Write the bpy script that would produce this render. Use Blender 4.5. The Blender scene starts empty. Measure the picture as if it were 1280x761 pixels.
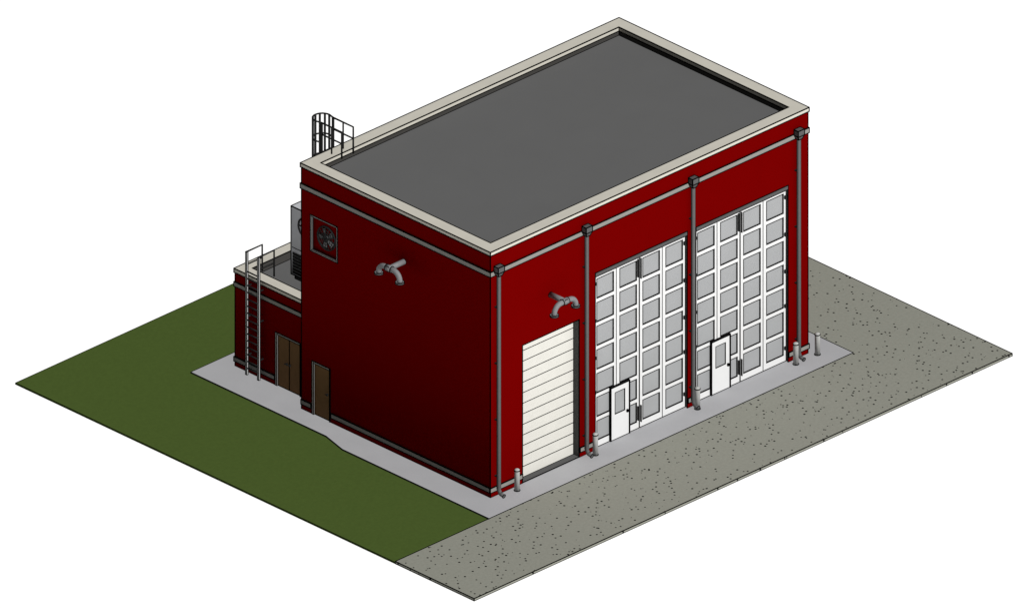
import bpy, bmesh, math
from mathutils import Vector, Matrix
scene = bpy.context.scene
COL = scene.collection
R = 0.0175
LW = 1.22

# ---------------------------------------------------------------- materials
def mat(name, rgb, var=0.05, scale=3.0, rough=0.85, bump=0.0, metallic=0.0, spec=0.1):
    m = bpy.data.materials.new(name); m.use_nodes = True
    nt = m.node_tree; b = nt.nodes['Principled BSDF']
    b.inputs['Roughness'].default_value = rough
    b.inputs['Metallic'].default_value = metallic
    b.inputs['Specular IOR Level'].default_value = spec
    tc = nt.nodes.new('ShaderNodeTexCoord')
    n = nt.nodes.new('ShaderNodeTexNoise'); n.inputs['Scale'].default_value = scale
    n.inputs['Detail'].default_value = 6
    nt.links.new(tc.outputs['Object'], n.inputs['Vector'])
    r = nt.nodes.new('ShaderNodeValToRGB')
    r.color_ramp.elements[0].position = 0.3; r.color_ramp.elements[1].position = 0.7
    r.color_ramp.elements[0].color = [c*(1-var) for c in rgb]+[1]
    r.color_ramp.elements[1].color = [min(1, c*(1+var)) for c in rgb]+[1]
    nt.links.new(n.outputs['Fac'], r.inputs['Fac'])
    nt.links.new(r.outputs['Color'], b.inputs['Base Color'])
    if bump:
        bp = nt.nodes.new('ShaderNodeBump'); bp.inputs['Strength'].default_value = bump
        bp.inputs['Distance'].default_value = 0.01
        nt.links.new(n.outputs['Fac'], bp.inputs['Height']); nt.links.new(bp.outputs['Normal'], b.inputs['Normal'])
    return m

M_LINE = mat('black_outline', (0.001,0.001,0.001), 0, spec=0)  # drawn edge lines, built as thin black strips; no real joints
M_RED = mat('red_wall_paint', (0.112,0.0003,0.0003), 0.015, 1.2, spec=0)
M_BAND = mat('stone_band', (0.20,0.195,0.18), 0.04)
M_COPE = mat('stone_coping', (0.46,0.44,0.385), 0.03, 2.0)
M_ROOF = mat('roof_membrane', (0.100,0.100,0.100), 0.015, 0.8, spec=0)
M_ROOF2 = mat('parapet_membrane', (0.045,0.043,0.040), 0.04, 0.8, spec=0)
M_WHITE = mat('white_door_paint', (0.58,0.58,0.58), 0.01)
M_SLAT = mat('rollup_slat_paint', (0.54,0.53,0.49), 0.02)
M_GLASS = mat('glazing_frosted', (0.275,0.28,0.285), 0.03, 1.0, rough=0.35, spec=0.1)
M_BROWN = mat('brown_door', (0.15,0.080,0.034), 0.06, 4)
M_FRAME = mat('grey_frame', (0.25,0.24,0.23), 0.03)
M_DARK = mat('dark_metal', (0.010,0.010,0.010), 0.1)
M_PIPE = mat('galvanised_pipe', (0.15,0.15,0.155), 0.06, 6, rough=0.6, spec=0.2)
M_SPOUT = mat('downspout_metal', (0.070,0.070,0.070), 0.06, 6, rough=0.6, spec=0.2)
M_BOLL = mat('bollard_steel', (0.33,0.33,0.32), 0.06, 6)
M_GREYD = mat('dark_grey_reveal', (0.070,0.070,0.070), 0.05)
M_HVAC = mat('hvac_panel', (0.42,0.43,0.45), 0.03)
M_LAD = mat('ladder_metal', (0.40,0.40,0.40), 0.05)
M_PAVE = mat('concrete_pavement', (0.315,0.315,0.325), 0.03, 0.9)
M_WHITEG = mat('white_ground', (0.97,0.97,0.97), 0.0, 0.2, spec=0)
M_LAWN = mat('lawn_grass', (0.052,0.080,0.0185), 0.06, 9.0, spec=0)
M_THR = mat('concrete_threshold', (0.30,0.30,0.31), 0.03, 0.7)

# gravel with dark speckles
M_GRAV = bpy.data.materials.new('gravel_surface'); M_GRAV.use_nodes = True
nt = M_GRAV.node_tree; b = nt.nodes['Principled BSDF']
b.inputs['Roughness'].default_value = 0.95; b.inputs['Specular IOR Level'].default_value = 0.0
tc = nt.nodes.new('ShaderNodeTexCoord')
v = nt.nodes.new('ShaderNodeTexVoronoi'); v.inputs['Scale'].default_value = 4.8; v.inputs['Randomness'].default_value = 0.9
sep = nt.nodes.new('ShaderNodeMapping'); sep.inputs['Scale'].default_value = (1,1,0)
nt.links.new(tc.outputs['Object'], sep.inputs['Vector']); nt.links.new(sep.outputs[0], v.inputs['Vector'])
r = nt.nodes.new('ShaderNodeValToRGB')
r.color_ramp.elements[0].position = 0.19; r.color_ramp.elements[0].color = (0.01,0.01,0.01,1)
r.color_ramp.elements[1].position = 0.21; r.color_ramp.elements[1].color = (1,1,1,1)
nt.links.new(v.outputs['Distance'], r.inputs['Fac'])
n = nt.nodes.new('ShaderNodeTexNoise'); n.inputs['Scale'].default_value = 9; n.inputs['Detail'].default_value = 8
nt.links.new(sep.outputs[0], n.inputs['Vector'])
r2 = nt.nodes.new('ShaderNodeValToRGB')
r2.color_ramp.elements[0].position = 0.3; r2.color_ramp.elements[0].color = (0.200,0.202,0.172,1)
r2.color_ramp.elements[1].position = 0.7; r2.color_ramp.elements[1].color = (0.225,0.227,0.195,1)
nt.links.new(n.outputs['Fac'], r2.inputs['Fac'])
mx = nt.nodes.new('ShaderNodeMix'); mx.data_type = 'RGBA'; mx.blend_type = 'MULTIPLY'; mx.inputs[0].default_value = 1
nt.links.new(r2.outputs[0], mx.inputs[6]); nt.links.new(r.outputs[0], mx.inputs[7])
nt.links.new(mx.outputs[2], b.inputs['Base Color'])

# ---------------------------------------------------------------- mesh builder
class B:
    def __init__(s): s.v=[]; s.f=[]; s.m=[]; s.sm=[]
    def add(s, vs, fs, m=0, smooth=False):
        o=len(s.v); s.v += [tuple(p) for p in vs]
        for f in fs: s.f.append([o+i for i in f]); s.m.append(m); s.sm.append(smooth)
        return s
    def box(s,x0,x1,y0,y1,z0,z1,m=0):
        vs=[(x,y,z) for z in (z0,z1) for x,y in ((x0,y0),(x1,y0),(x1,y1),(x0,y1))]
        return s.add(vs,[(3,2,1,0),(4,5,6,7),(0,1,5,4),(1,2,6,5),(2,3,7,6),(3,0,4,7)],m)
    def prism(s,pts,z0,z1,m=0):
        n=len(pts); vs=[(x,y,z0) for x,y in pts]+[(x,y,z1) for x,y in pts]
        fs=[tuple(range(n-1,-1,-1)),tuple(range(n,2*n))]+[(i,(i+1)%n,n+(i+1)%n,n+i) for i in range(n)]
        return s.add(vs,fs,m)
    def sweep(s,path,r,m=0,seg=16,smooth=True,closed=False):
        P=[Vector(p) for p in path]; n=len(P)
        rs = r if isinstance(r,(list,tuple)) else [r]*n
        T=[]
        for i in range(n):
            if closed: t=P[(i+1)%n]-P[i-1]
            else: t=(P[min(i+1,n-1)]-P[max(i-1,0)])
            T.append(t.normalized())
        a=Vector((0,0,1)) if abs(T[0].z)<0.9 else Vector((1,0,0))
        N=(a-T[0]*a.dot(T[0])).normalized(); vs=[]
        for i in range(n):
            if i: N=(N-T[i]*N.dot(T[i])).normalized()
            Bn=T[i].cross(N)
            for k in range(seg):
                th=2*math.pi*k/seg
                vs.append(P[i]+(N*math.cos(th)+Bn*math.sin(th))*rs[i])
        fs=[]
        for i in range(n if closed else n-1):
            j=(i+1)%n
            for k in range(seg):
                fs.append((i*seg+k,i*seg+(k+1)%seg,j*seg+(k+1)%seg,j*seg+k))
        o=len(s.v); s.add(vs,fs,m,smooth)
        if not closed:
            s.f.append([o+k for k in range(seg-1,-1,-1)]); s.m.append(m); s.sm.append(False)
            s.f.append([o+(n-1)*seg+k for k in range(seg)]); s.m.append(m); s.sm.append(False)
        return s
    def cyl(s,p0,p1,r,m=0,seg=20): return s.sweep([p0,p1],r,m,seg)
    def build(s,name,mats,parent=None,outline=True,r=R,ang=0.7):
        r=r*LW
        me=bpy.data.meshes.new(name)
        vs=list(s.v); fs=list(s.f); ms=list(s.m); sm=list(s.sm)
        if outline:
            bm=bmesh.new(); bv=[bm.verts.new(p) for p in vs]
            for f in fs:
                try: bm.faces.new([bv[i] for i in f])
                except ValueError: pass
            bmesh.ops.remove_doubles(bm,verts=bm.verts,dist=1e-5)
            li=len(mats)
            for e in bm.edges:
                L=len(e.link_faces)
                if L==0: continue
                if L==2 and e.calc_face_angle(0)<ang: continue
                a,b_=e.verts[0].co.copy(),e.verts[1].co.copy()
                d=b_-a
                if d.length<1e-4: continue
                d.normalize(); a-=d*r*0.7; b_+=d*r*0.7
                u=Vector((0,0,1)) if abs(d.z)<0.9 else Vector((1,0,0))
                n1=d.cross(u).normalized(); n2=d.cross(n1)
                o=len(vs)
                for p in (a,b_):
                    for c,q in ((1,1),(-1,1),(-1,-1),(1,-1)):
                        vs.append(tuple(p+(n1*c+n2*q)*r*0.8))
                for f in ((3,2,1,0),(4,5,6,7),(0,1,5,4),(1,2,6,5),(2,3,7,6),(3,0,4,7)):
                    fs.append([o+i for i in f]); ms.append(li); sm.append(False)
            bm.free()
        me.from_pydata(vs,[],fs)
        for mm in mats: me.materials.append(mm)
        if outline: me.materials.append(M_LINE)
        me.polygons.foreach_set('material_index',ms); me.polygons.foreach_set('use_smooth',sm)
        me.update()
        bm=bmesh.new(); bm.from_mesh(me); bmesh.ops.recalc_face_normals(bm,faces=bm.faces)
        bm.to_mesh(me); bm.free()
        ob=bpy.data.objects.new(name,me); COL.objects.link(ob)
        if parent: ob.parent=parent
        return ob

def wall(bb, plane, c, u0,u1,z0,z1, holes, depth, m=0, mr=1):
    us=sorted(set([u0,u1]+[h for q in holes for h in q[:2]])); zs=sorted(set([z0,z1]+[h for q in holes for h in q[2:4]]))
    P=(lambda u,z,d: (u,c+d,z)) if plane=='Y' else (lambda u,z,d:(c+d,u,z))
    inh=lambda u,z: any(h[0]<u<h[1] and h[2]<z<h[3] for h in holes)
    for i in range(len(us)-1):
        for j in range(len(zs)-1):
            a,b_,e,f=us[i],us[i+1],zs[j],zs[j+1]
            if not inh((a+b_)/2,(e+f)/2):
                bb.add([P(a,e,0),P(b_,e,0),P(b_,f,0),P(a,f,0)],[(0,1,2,3)],m)
    for h in holes:
        a,b_,e,f=h[:4]
        hu=[u for u in us if a<=u<=b_]; hz=[z for z in zs if e<=z<=f]
        for k in range(len(hz)-1):
            for u in (a,b_):
                bb.add([P(u,hz[k],0),P(u,hz[k+1],0),P(u,hz[k+1],depth),P(u,hz[k],depth)],[(0,1,2,3)],mr)
        for k in range(len(hu)-1):
            for z in (e,f):
                if z<=z0+1e-6: continue
                bb.add([P(hu[k],z,0),P(hu[k+1],z,0),P(hu[k+1],z,depth),P(hu[k],z,depth)],[(0,1,2,3)],mr)
    return bb

def ring(bb,x0,x1,y0,y1,w,z0,z1,m=0):
    O=[(x0,y0),(x1,y0),(x1,y1),(x0,y1)]; I=[(x0+w,y0+w),(x1-w,y0+w),(x1-w,y1-w),(x0+w,y1-w)]
    vs=[(*p,z) for z in (z0,z1) for p in O+I]
    fs=[]
    for i in range(4):
        j=(i+1)%4
        fs+=[(8+i,8+j,12+j,12+i),(i,4+i,4+j,j),(i,j,8+j,8+i),(4+i,12+i,12+j,4+j)]
    return bb.add(vs,fs,m)

def empty(name):
    e=bpy.data.objects.new(name,None); COL.objects.link(e); return e

# ---------------------------------------------------------------- ground
B().add([(-900,-900,-0.10),(900,-900,-0.10),(900,900,-0.10),(-900,900,-0.10)],[(0,1,2,3)]).build('ground',[M_WHITEG],outline=False)
XW,XE,YS,YN=-5.68,20.5,-4.98,17.75
YR=-1.08
B().prism([(XW,YS),(XE,YS),(XE,YN),(16.6,YN),(16.6,YR),(XW,YR)],-0.10,0.0).build('gravel_road',[M_GRAV],r=.015)
pave=[(-1.12,YR),(16.6,YR),(16.6,14.0),(-0.83,14.0),(-0.83,7.3),(-1.12,6.2)]
B().prism(pave,-0.10,0.004).build('pavement',[M_PAVE],r=.011)
B().prism([(XW,YR),(-1.12,YR),(-1.12,6.2),(-0.83,7.3),(-0.83,14.0),(16.6,14.0),(16.6,YN),(XW,YN)],-0.10,-0.04).build('lawn',[M_LAWN],r=.011)

# ---------------------------------------------------------------- main building
FS=empty('fire_station_building')
LX,LY,H=15.45,9.36,9.62
BAY=[(5.10,9.575),(10.0,14.48)]; BZ=6.93
RU=(1.557,4.32,5.40)
bb=B()
wall(bb,'Y',0,0,LX,0,H-0.15,[(RU[0],RU[1],0,RU[2])]+[(a,b_,0,BZ) for a,b_ in BAY],0.30,0,1)
bb.build('front_wall',[M_RED,M_GREYD],FS)
FAN=(7.57,8.92,6.36,7.77); MD=(7.93,8.80,0,2.08)
bb=B(); wall(bb,'X',0,0,LY,0,H-0.15,[FAN,MD],0.16,0,1); bb.build('side_wall',[M_RED,M_GREYD],FS)
bb=B(); bb.add([(LX,0,0),(LX,LY,0),(LX,LY,H-.15),(LX,0,H-.15)],[(0,1,2,3)])
bb.add([(0,LY,0),(LX,LY,0),(LX,LY,H-.15),(0,LY,H-.15)],[(0,1,2,3)]); bb.build('rear_walls',[M_RED],FS)
ring(B(),-0.03,LX+.03,-0.03,LY+.03,0.50,H-0.15,H).build('parapet_coping',[M_COPE],FS)
bb=B(); x0,x1,y0,y1=.47,LX-.47,.47,LY-.47
for q in ([(x0,y0),(x1,y0)],[(x1,y0),(x1,y1)],[(x1,y1),(x0,y1)],[(x0,y1),(x0,y0)]):
    bb.add([(*q[0],9.3),(*q[1],9.3),(*q[1],H-.15),(*q[0],H-.15)],[(0,1,2,3)])
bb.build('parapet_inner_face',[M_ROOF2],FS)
B().add([(x0,y0,9.3),(x1,y0,9.3),(x1,y1,9.3),(x0,y1,9.3)],[(0,1,2,3)]).build('flat_roof',[M_ROOF],FS)
# bands
bb=B(); ring(bb,-.035,LX+.035,-.035,LY+.035,.037,8.64,8.83)
bb.build('upper_band',[M_BAND],FS,r=0.015)
bb=B()
for a,b_ in ((-.035,RU[0]-.02),(RU[1]+.02,5.08),(9.6,9.98),(14.5,LX+.035)): bb.box(a,b_,-.035,.0,.2,.38)
bb.box(-.0345,.0,.0,MD[0]-.06,.2,.38); bb.box(-.0345,0,MD[1]+.06,LY,.2,.38)
bb.build('base_band',[M_BAND],FS,r=0.015)
# bay head flashing
bb=B()
for a,b_ in BAY: bb.box(a-.0,b_+.0,-.012,.1,BZ-.16,BZ)
bb.build('bay_head_flashing',[M_GREYD],FS,r=0.012)
# thresholds
bb=B(); bb.box(RU[0],RU[1],.002,.30,.004,.03)
bb.build('door_threshold',[M_GREYD],FS,r=0.01)
bb=B()
for a,b_ in BAY: bb.box(a,b_,.002,.12,.004,.02)
bb.build('bay_sill',[M_THR],FS,outline=False)

# roll-up door
bb=B(); n=13; hh=(RU[2]-.04)/n
for i in range(n):
    z=.035+i*hh
    bb.box(RU[0]-.05,RU[1]-.002,.285,.33,z,z+hh-.004)
bb.build('roll_up_door',[M_SLAT],FS,r=0.011)

# bay doors
def bay_door(a,b_,name,wx):
    D=empty(name); D.parent=FS
    w=(b_-a)/4; yf=.10
    holes=[]; zt=BZ-.33
    for k in range(4):
        for j in range(7):
            z1=zt-j*.925; z0=z1-.76
            holes.append((a+k*w+.17,a+(k+1)*w-.13,z0,z1))
    bb=B(); wall(bb,'Y',yf,a+.005,b_-.005,.03,BZ-.15,holes,.045,0,0)
    bb.build('door_leaf_panel',[M_WHITE],D,r=0.0135)
    bb=B(); bb.add([(a,yf+.04,.05),(b_,yf+.04,.05),(b_,yf+.04,BZ-.1),(a,yf+.04,BZ-.1)],[(0,1,2,3)])
    bb.build('glazing',[M_GLASS],D,outline=False)
    bb=B()
    for k in (1,2,3):
        t=.010 if k!=2 else .024
        bb.box(a+k*w-t,a+k*w+t,yf-.015,yf+.01,.04,BZ-.16)
    for k in (0,4):
        for z in (6.45,5.0,3.55,2.2,.55):
            xx=a+k*w+(0.045 if k==0 else -.045)
            bb.box(xx-.05,xx+.05,yf-.06,yf,z-.065,z+.065)
    c=a+2*w
    bb.box(c-.10,c-.06,yf-.06,yf,5.95,6.65); bb.box(c+.045,c+.075,yf-.06,yf,5.85,6.65)
    bb.box(c-.10,c-.06,yf-.06,yf,.35,.90); bb.box(c+.045,c+.075,yf-.06,yf,.25,.90)
    bb.build('hinges_and_bolts',[M_DARK],D,outline=False)
    # wicket door
    bb=B(); x0,x1=wx,wx+.94
    bb.box(x0,x0+.03,yf-.07,yf,.04,2.12,1); bb.box(x1-.03,x1,yf-.07,yf,.04,2.12,1); bb.box(x0+.03,x1-.03,yf-.07,yf,2.09,2.12,1)
    holes=[(x0+.23,x1-.23,1.02,1.86)]
    wall(bb,'Y',yf-.05,x0+.03,x1-.03,.04,2.09,holes,.03,0,0)
    bb.add([(x0+.2,yf-.025,1.0),(x1-.2,yf-.025,1.0),(x1-.2,yf-.025,1.92),(x0+.2,yf-.025,1.92)],[(0,1,2,3)],2)
    bb.box(x1-.15,x1-.10,yf-.10,yf-.05,.92,1.0,1)
    bb.build('wicket_door',[M_WHITE,M_DARK,M_GLASS],D,r=0.011)
bay_door(*BAY[0],'bay_door',5.88); bay_door(*BAY[1],'bay_door.001',10.78)

# hinged doors
def hinged(name,xf,ya,yb,zt,leaves):
    D=empty(name); D.parent=FS
    bb=B(); t=.06
    bb.box(xf-.02,xf+.10,ya-.001,ya+t*.5,.005,zt+.01); bb.box(xf-.02,xf+.10,yb-t,yb+.03,.005,zt+.01); bb.box(xf-.02,xf+.10,ya+t*.5,yb-t,zt-t,zt+.01)
    bb.build('door_frame',[M_FRAME],D,r=0.012)
    bb=B(); w=(yb-ya-1.5*t)/leaves
    for k in range(leaves):
        y0=ya+t*.5+k*w; bb.box(xf+.03,xf+.08,y0+.004,y0+w-.004,.02,zt-t-.005)
    bb.build('door_leaf',[M_BROWN],D,r=0.013)
    bb=B()
    for k in range(leaves):
        yk = ya+t+.1 if leaves==1 else (ya+t+w+(-.08 if k==0 else .08))
        bb.box(xf-.02,xf+.03,yk-.02,yk+.02,.97,1.05)
        bb.box(xf-.035,xf-.015,yk-.02,yk+.10,1.0,1.025)
    bb.build('door_handle',[M_DARK],D,outline=False)
hinged('personnel_door',0.0,MD[0],MD[1],MD[3],1)

# exhaust fan in side wall
F=empty('wall_exhaust_fan')
bb=B(); bb.box(.13,.155,FAN[0]+.003,FAN[1]-.003,FAN[2]+.003,FAN[3]-.003); bb.build('fan_backplate',[M_RED],F,r=.01)
bb=B(); y0,y1,z0,z1=FAN[0]-.0,FAN[1]+.0,FAN[2],FAN[3]
bb.box(-.015,.02,y1-.05,y1,z0,z1); bb.box(-.015,.02,y0,y0+.05,z0,z1); bb.box(-.015,.02,y0+.05,y1-.05,z0,z0+.05); bb.box(-.015,.02,y0+.05,y1-.05,z1-.05,z1)
bb.build('fan_frame',[M_FRAME],F,r=.008)
cy,cz=(FAN[0]+FAN[1])/2-.02,(FAN[2]+FAN[3])/2-.02
def circ(x,r,n=32): return [(x,cy+r*math.cos(2*math.pi*i/n),cz+r*math.sin(2*math.pi*i/n)) for i in range(n)]
bb=B()
bb.sweep(circ(.09,.44),.03,0,6,True,True)
for rr in (.33,.22,.12): bb.sweep(circ(.05,rr),.014,0,5,True,True)
for i in range(8):
    t=math.pi*i/8
    bb.cyl((.05,cy-.44*math.cos(t),cz-.44*math.sin(t)),(.05,cy+.44*math.cos(t),cz+.44*math.sin(t)),.010,0,5)
bb.build('fan_guard',[M_DARK],F,outline=False)
bb=B()
for i in range(5):
    t=2*math.pi*i/5; u=Vector((0,math.cos(t),math.sin(t))); q=Vector((0,-math.sin(t),math.cos(t)))
    c=Vector((.10,cy,cz)); X=Vector((1,0,0))
    pts=[c+u*.08-q*.05+X*.02,c+u*.36-q*.13+X*.025,c+u*.38+q*.08-X*.02,c+u*.08+q*.05-X*.02]
    bb.add(pts,[(0,1,2,3)])
bb.cyl((.06,cy,cz),(.13,cy,cz),.09)
bb.build('fan_blades',[M_PIPE],F,r=.010)

# ---------------------------------------------------------------- annex
AX,AY,AH=0.6,13.26,3.82; AXE=9.0
AN=empty('annex'); AN.parent=FS
DD=(10.0,11.23,0,2.08)
bb=B(); wall(bb,'X',AX,LY,AY,0,AH-.15,[DD],.16,0,1)
bb.add([(AX,AY,0),(AXE,AY,0),(AXE,AY,AH-.15),(AX,AY,AH-.15)],[(0,1,2,3)])
bb.add([(AXE,LY,0),(AXE,AY,0),(AXE,AY,AH-.15),(AXE,LY,AH-.15)],[(0,1,2,3)])
bb.build('annex_walls',[M_RED,M_GREYD],AN)
bb=B()
pts_o=[(AX-.03,LY+.01),(AX-.03,AY+.03),(AXE+.03,AY+.03),(AXE+.03,LY+.01)]
pts_i=[(AX+.42,LY+.01),(AX+.42,AY-.42),(AXE-.42,AY-.42),(AXE-.42,LY+.01)]
for i in range(3):
    a,b_,c,d=pts_o[i],pts_o[i+1],pts_i[i+1],pts_i[i]
    z0,z1=AH-.15,AH
    bb.add([(*a,z1),(*b_,z1),(*c,z1),(*d,z1)],[(0,1,2,3)])
    bb.add([(*a,z0),(*b_,z0),(*b_,z1),(*a,z1)],[(0,1,2,3)])
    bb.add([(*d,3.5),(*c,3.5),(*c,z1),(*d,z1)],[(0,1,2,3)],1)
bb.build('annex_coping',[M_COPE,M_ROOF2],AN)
B().add([(AX+.4,LY+.01,3.5),(AXE-.4,LY+.01,3.5),(AXE-.4,AY-.4,3.5),(AX+.4,AY-.4,3.5)],[(0,1,2,3)]).build('annex_roof',[M_ROOF],AN,outline=False)
bb=B(); bb.box(AX-.035,AX,LY+.01,AY+.035,3.13,3.30); bb.box(AX,AXE+.035,AY,AY+.035,3.13,3.30)
bb.box(AX-.035,AX,LY+.01,DD[0]-.05,.2,.37); bb.box(AX-.035,AX,DD[1]+.05,AY+.035,.2,.37)
bb.build('annex_band',[M_BAND],AN,r=.014)
hinged('double_door',AX,DD[0],DD[1],DD[3],2)

# rooftop unit
U=empty('rooftop_air_handling_unit')
ux,uy0,uy1,uz0,uz1=1.87,9.75,11.78,3.6,6.35
bb=B(); bb.box(ux,ux+1.9,uy0,uy1,uz0+.1,uz1); bb.build('cabinet',[M_HVAC],U)
bb=B(); bb.box(ux+.1,ux+1.8,uy0+.1,uy1-.1,3.503,uz0+.1); bb.build('curb',[M_GREYD],U)
bb=B()
for i in range(7): bb.box(ux-.03,ux,uy1-1.0,uy1-.1,3.78+i*.12,3.87+i*.12)
bb.box(ux-.012,ux,uy0+.05,uy1-.05,4.75,4.78)
bb.build('louvres',[M_DARK],U,outline=False)
bb=B()
cy2,cz2=11.02,5.75
bb.sweep([(ux-.02,cy2+.38*math.cos(2*math.pi*i/28),cz2+.38*math.sin(2*math.pi*i/28)) for i in range(28)],.035,0,6,True,True)
for i in range(4):
    t=math.pi*i/4
    bb.cyl((ux-.02,cy2-.38*math.cos(t),cz2-.38*math.sin(t)),(ux-.02,cy2+.38*math.cos(t),cz2+.38*math.sin(t)),.02,0,6)
bb.build('fan_grille',[M_DARK],U,outline=False)

# ---------------------------------------------------------------- ladders
L1=empty('access_ladder')
xl=.38; ya,yb=11.87,12.46; zt=4.85
bb=B()
for y in (ya,yb):
    bb.box(xl-.03,xl+.03,y-.035,y+.035,.05,zt)
bb.build('side_rails',[M_LAD],L1,r=.011)
bb=B()
for i in range(15): bb.cyl((xl,ya,.3+i*.27),(xl,yb,.3+i*.27),.028,0,8)
for y in (ya,yb):
    for z in (.8,2.3,3.5): bb.box(xl,AX,y-.02,y+.02,z-.02,z+.02)
    bb.sweep([(xl,y,zt),(xl+.75,y,zt),(xl+.75,y,3.83)],.032,0,8)
    bb.cyl((xl,y,4.35),(xl+.75,y,4.35),.028,0,8)
bb.build('rungs_and_handrails',[M_DARK],L1,outline=False)

L2=empty('caged_ladder')
yl=LY+.25; xa,xb=1.22,1.78; zt=10.65
bb=B()
for x in (xa,xb):
    bb.box(x-.035,x+.035,yl-.035,yl+.035,3.55,zt)
    for z in (5,6.5,8,9.1): bb.box(x-.02,x+.02,LY,yl,z-.02,z+.02)
    bb.sweep([(x,yl,zt),(x,yl-1.0,zt),(x,yl-1.0,H)],.034,0,8)
    bb.cyl((x,yl,10.2),(x,yl-1.0,10.2),.03,0,8)
    bb.cyl((x,yl-.5,H),(x,yl-.5,zt),.03,0,8)
z=3.8
while z<H: bb.cyl((xa,yl,z),(xb,yl,z),.022,0,8); z+=.3
cx=(xa+xb)/2
hoop=lambda z:[(xa,yl,z)]+[(cx+.34*math.cos(t),yl+.25+.34*math.sin(t),z) for t in [math.pi*(1-k/12) for k in range(13)]]+[(xb,yl,z)]
z=6.0
while z<=zt+.01: bb.sweep(hoop(z),.034,0,6); z+=.775
for k in range(0,13,2):
    t=math.pi*k/12
    bb.cyl((cx+.34*math.cos(t),yl+.25+.34*math.sin(t),6.0),(cx+.34*math.cos(t),yl+.25+.34*math.sin(t),zt),.042,0,6)
bb.build('cage_and_rails',[M_DARK],L2,outline=False)

# ---------------------------------------------------------------- vent pipes
def arc(c,u,v_,r,n=8):
    c=Vector(c);u=Vector(u);v_=Vector(v_)
    return [c+u*r*math.sin(math.pi/2*k/n)+v_*r*(math.cos(math.pi/2*k/n)) for k in range(n+1)]
def vent(o,out,side):
    V=empty('twin_vent_pipe'); o=Vector(o);out=Vector(out);side=Vector(side);Z=Vector((0,0,1))
    bb=B(); e=o+out*.72
    bb.cyl(o,e+out*.08,.10,0,20)
    for s in (1,-1):
        p=e; c=e+side*s*.22-Z*.30
        path=[e]+arc(c,side*s,Z,.30)+[c+side*s*.30-Z*.04]
        bb.sweep(path,.095,0,18)
        q=c+side*s*.30-Z*.04
        bb.cyl(q,q-Z*.05,.155,0,20)
    bb.cyl(e-side*.13,e+side*.13,.115,0,20)
    bb.build('pipe_body',[M_PIPE],V,r=.012)
vent((0,4.28,7.65),(-1,0,0),(0,1,0)); vent((2.92,0,6.89),(0,-1,0),(1,0,0))

# ---------------------------------------------------------------- downspouts
for k,x in enumerate((.29,4.57,9.75,14.89)):
    D=empty('downspout'); yp=-.12; zb=.16
    bb=B()
    bb.sweep([(x,yp,8.9),(x,yp,zb+.14),(x,yp-.03,zb+.05),(x,yp-.10,zb-.03),(x,yp-.26,zb-.06)],.072,0,16)
    bb.build('pipe',[M_SPOUT],D,r=.010)
    bb=B()
    for s in (-1,1): bb.box(x+s*.088-.014,x+s*.088+.014,yp-.012,yp+.012,zb+.15,8.64)  # dark strips drawing the pipe's side outlines, not mounting hardware
    for z in (.8,3.0,5.2,7.4): bb.box(x-.10,x+.10,yp,-.0,z-.02,z+.02)
    bb.build('side_lines_and_brackets',[M_DARK],D,outline=False)
    bb=B()
    bb.box(x-.15,x+.15,yp-.13,-.037,8.80,9.02)
    bb.add([(x-.15,yp-.13,8.8),(x+.15,yp-.13,8.8),(x+.15,-.037,8.8),(x-.15,-.037,8.8),(x-.08,yp-.08,8.65),(x+.08,yp-.08,8.65),(x+.08,-.04,8.65),(x-.08,-.04,8.65)],
        [(0,1,5,4),(1,2,6,5),(2,3,7,6),(3,0,4,7),(4,5,6,7)])
    bb.build('conductor_head',[M_SPOUT],D,r=.016)

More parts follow.
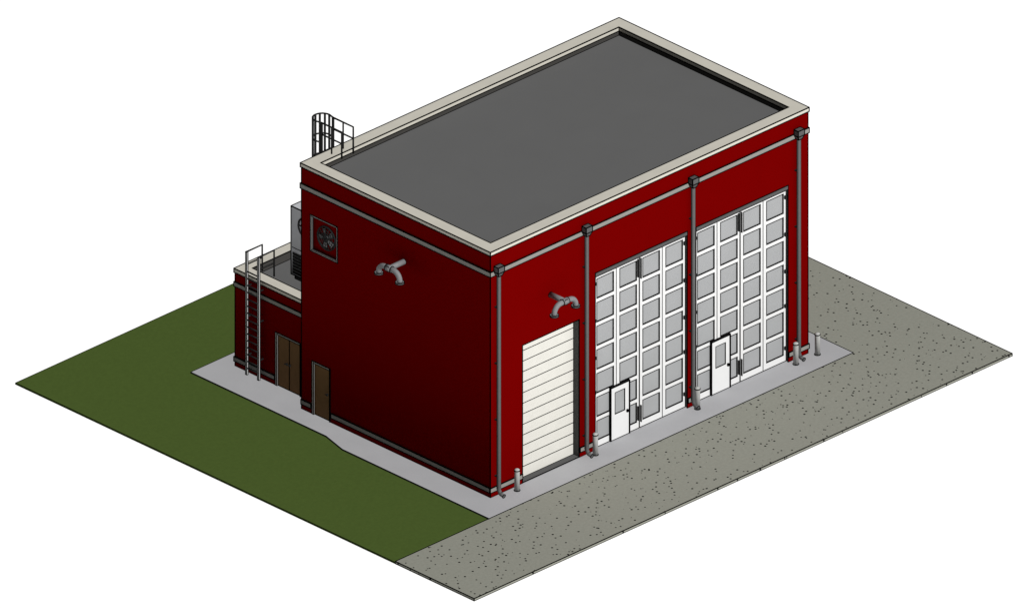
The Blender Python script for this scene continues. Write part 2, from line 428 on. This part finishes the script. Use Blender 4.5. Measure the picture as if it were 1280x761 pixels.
# ---------------------------------------------------------------- bollards
for x,y in ((1.05,-.25),(4.86,-.25),(9.80,-.28),(14.58,-.29),(15.62,-.30)):
    E=empty('bollard')
    bb=B(); zt=.86; r_=.095
    path=[(x,y,.005),(x,y,zt-.06)]+[(x,y,zt-.06+.06*math.sin(t)) for t in (.35,.75,1.15,1.5)]
    bb.sweep(path,[r_,r_]+[r_*math.cos(t) for t in (.35,.75,1.15,1.5)],0,20)
    bb.cyl((x,y,.005),(x,y,.02),.11)
    bb.cyl((x,y,zt-.08),(x,y,zt-.062),r_+.005,1)
    bb.build('bollard_post',[M_BOLL,M_DARK],E,r=.009)

# ---------------------------------------------------------------- light
el=math.radians(41); az=math.radians(176)
t=Vector((math.sin(az)*math.cos(el),math.cos(az)*math.cos(el),math.sin(el)))
sl=bpy.data.lights.new('sun','SUN'); sl.energy=5.0; sl.angle=math.radians(.5); sl.color=(1,.995,.985)
sl.use_shadow=False      # the reference shows no cast shadows anywhere
so=bpy.data.objects.new('sun',sl); COL.objects.link(so); so.rotation_euler=t.to_track_quat('Z','Y').to_euler(); so.location=(0,-30,30)
w=bpy.data.worlds.new('World'); scene.world=w; w.use_nodes=True; nt=w.node_tree
bg=nt.nodes['Background']; sk=nt.nodes.new('ShaderNodeTexSky'); sk.sky_type='NISHITA'; sk.sun_disc=False
sk.sun_elevation=el; sk.sun_rotation=az
hs=nt.nodes.new('ShaderNodeHueSaturation'); hs.inputs['Saturation'].default_value=.10
nt.links.new(sk.outputs[0],hs.inputs['Color']); nt.links.new(hs.outputs[0],bg.inputs['Color']); bg.inputs['Strength'].default_value=.02
scene.view_settings.view_transform='Standard'; scene.view_settings.look='None'; scene.view_settings.exposure=0

# ---------------------------------------------------------------- camera
E=math.asin(.4633); al=math.atan(.982)
cd=bpy.data.cameras.new('camera'); cd.type='ORTHO'; cd.ortho_scale=1280/36.0; cd.clip_end=3000; cd.clip_start=.1
co=bpy.data.objects.new('camera',cd); COL.objects.link(co); scene.camera=co
fw=Vector((math.sin(al)*math.cos(E),math.cos(al)*math.cos(E),-math.sin(E)))
co.location=Vector((1.051,0,7.185))-fw*80
co.rotation_euler=(math.pi/2-E,0,-al)
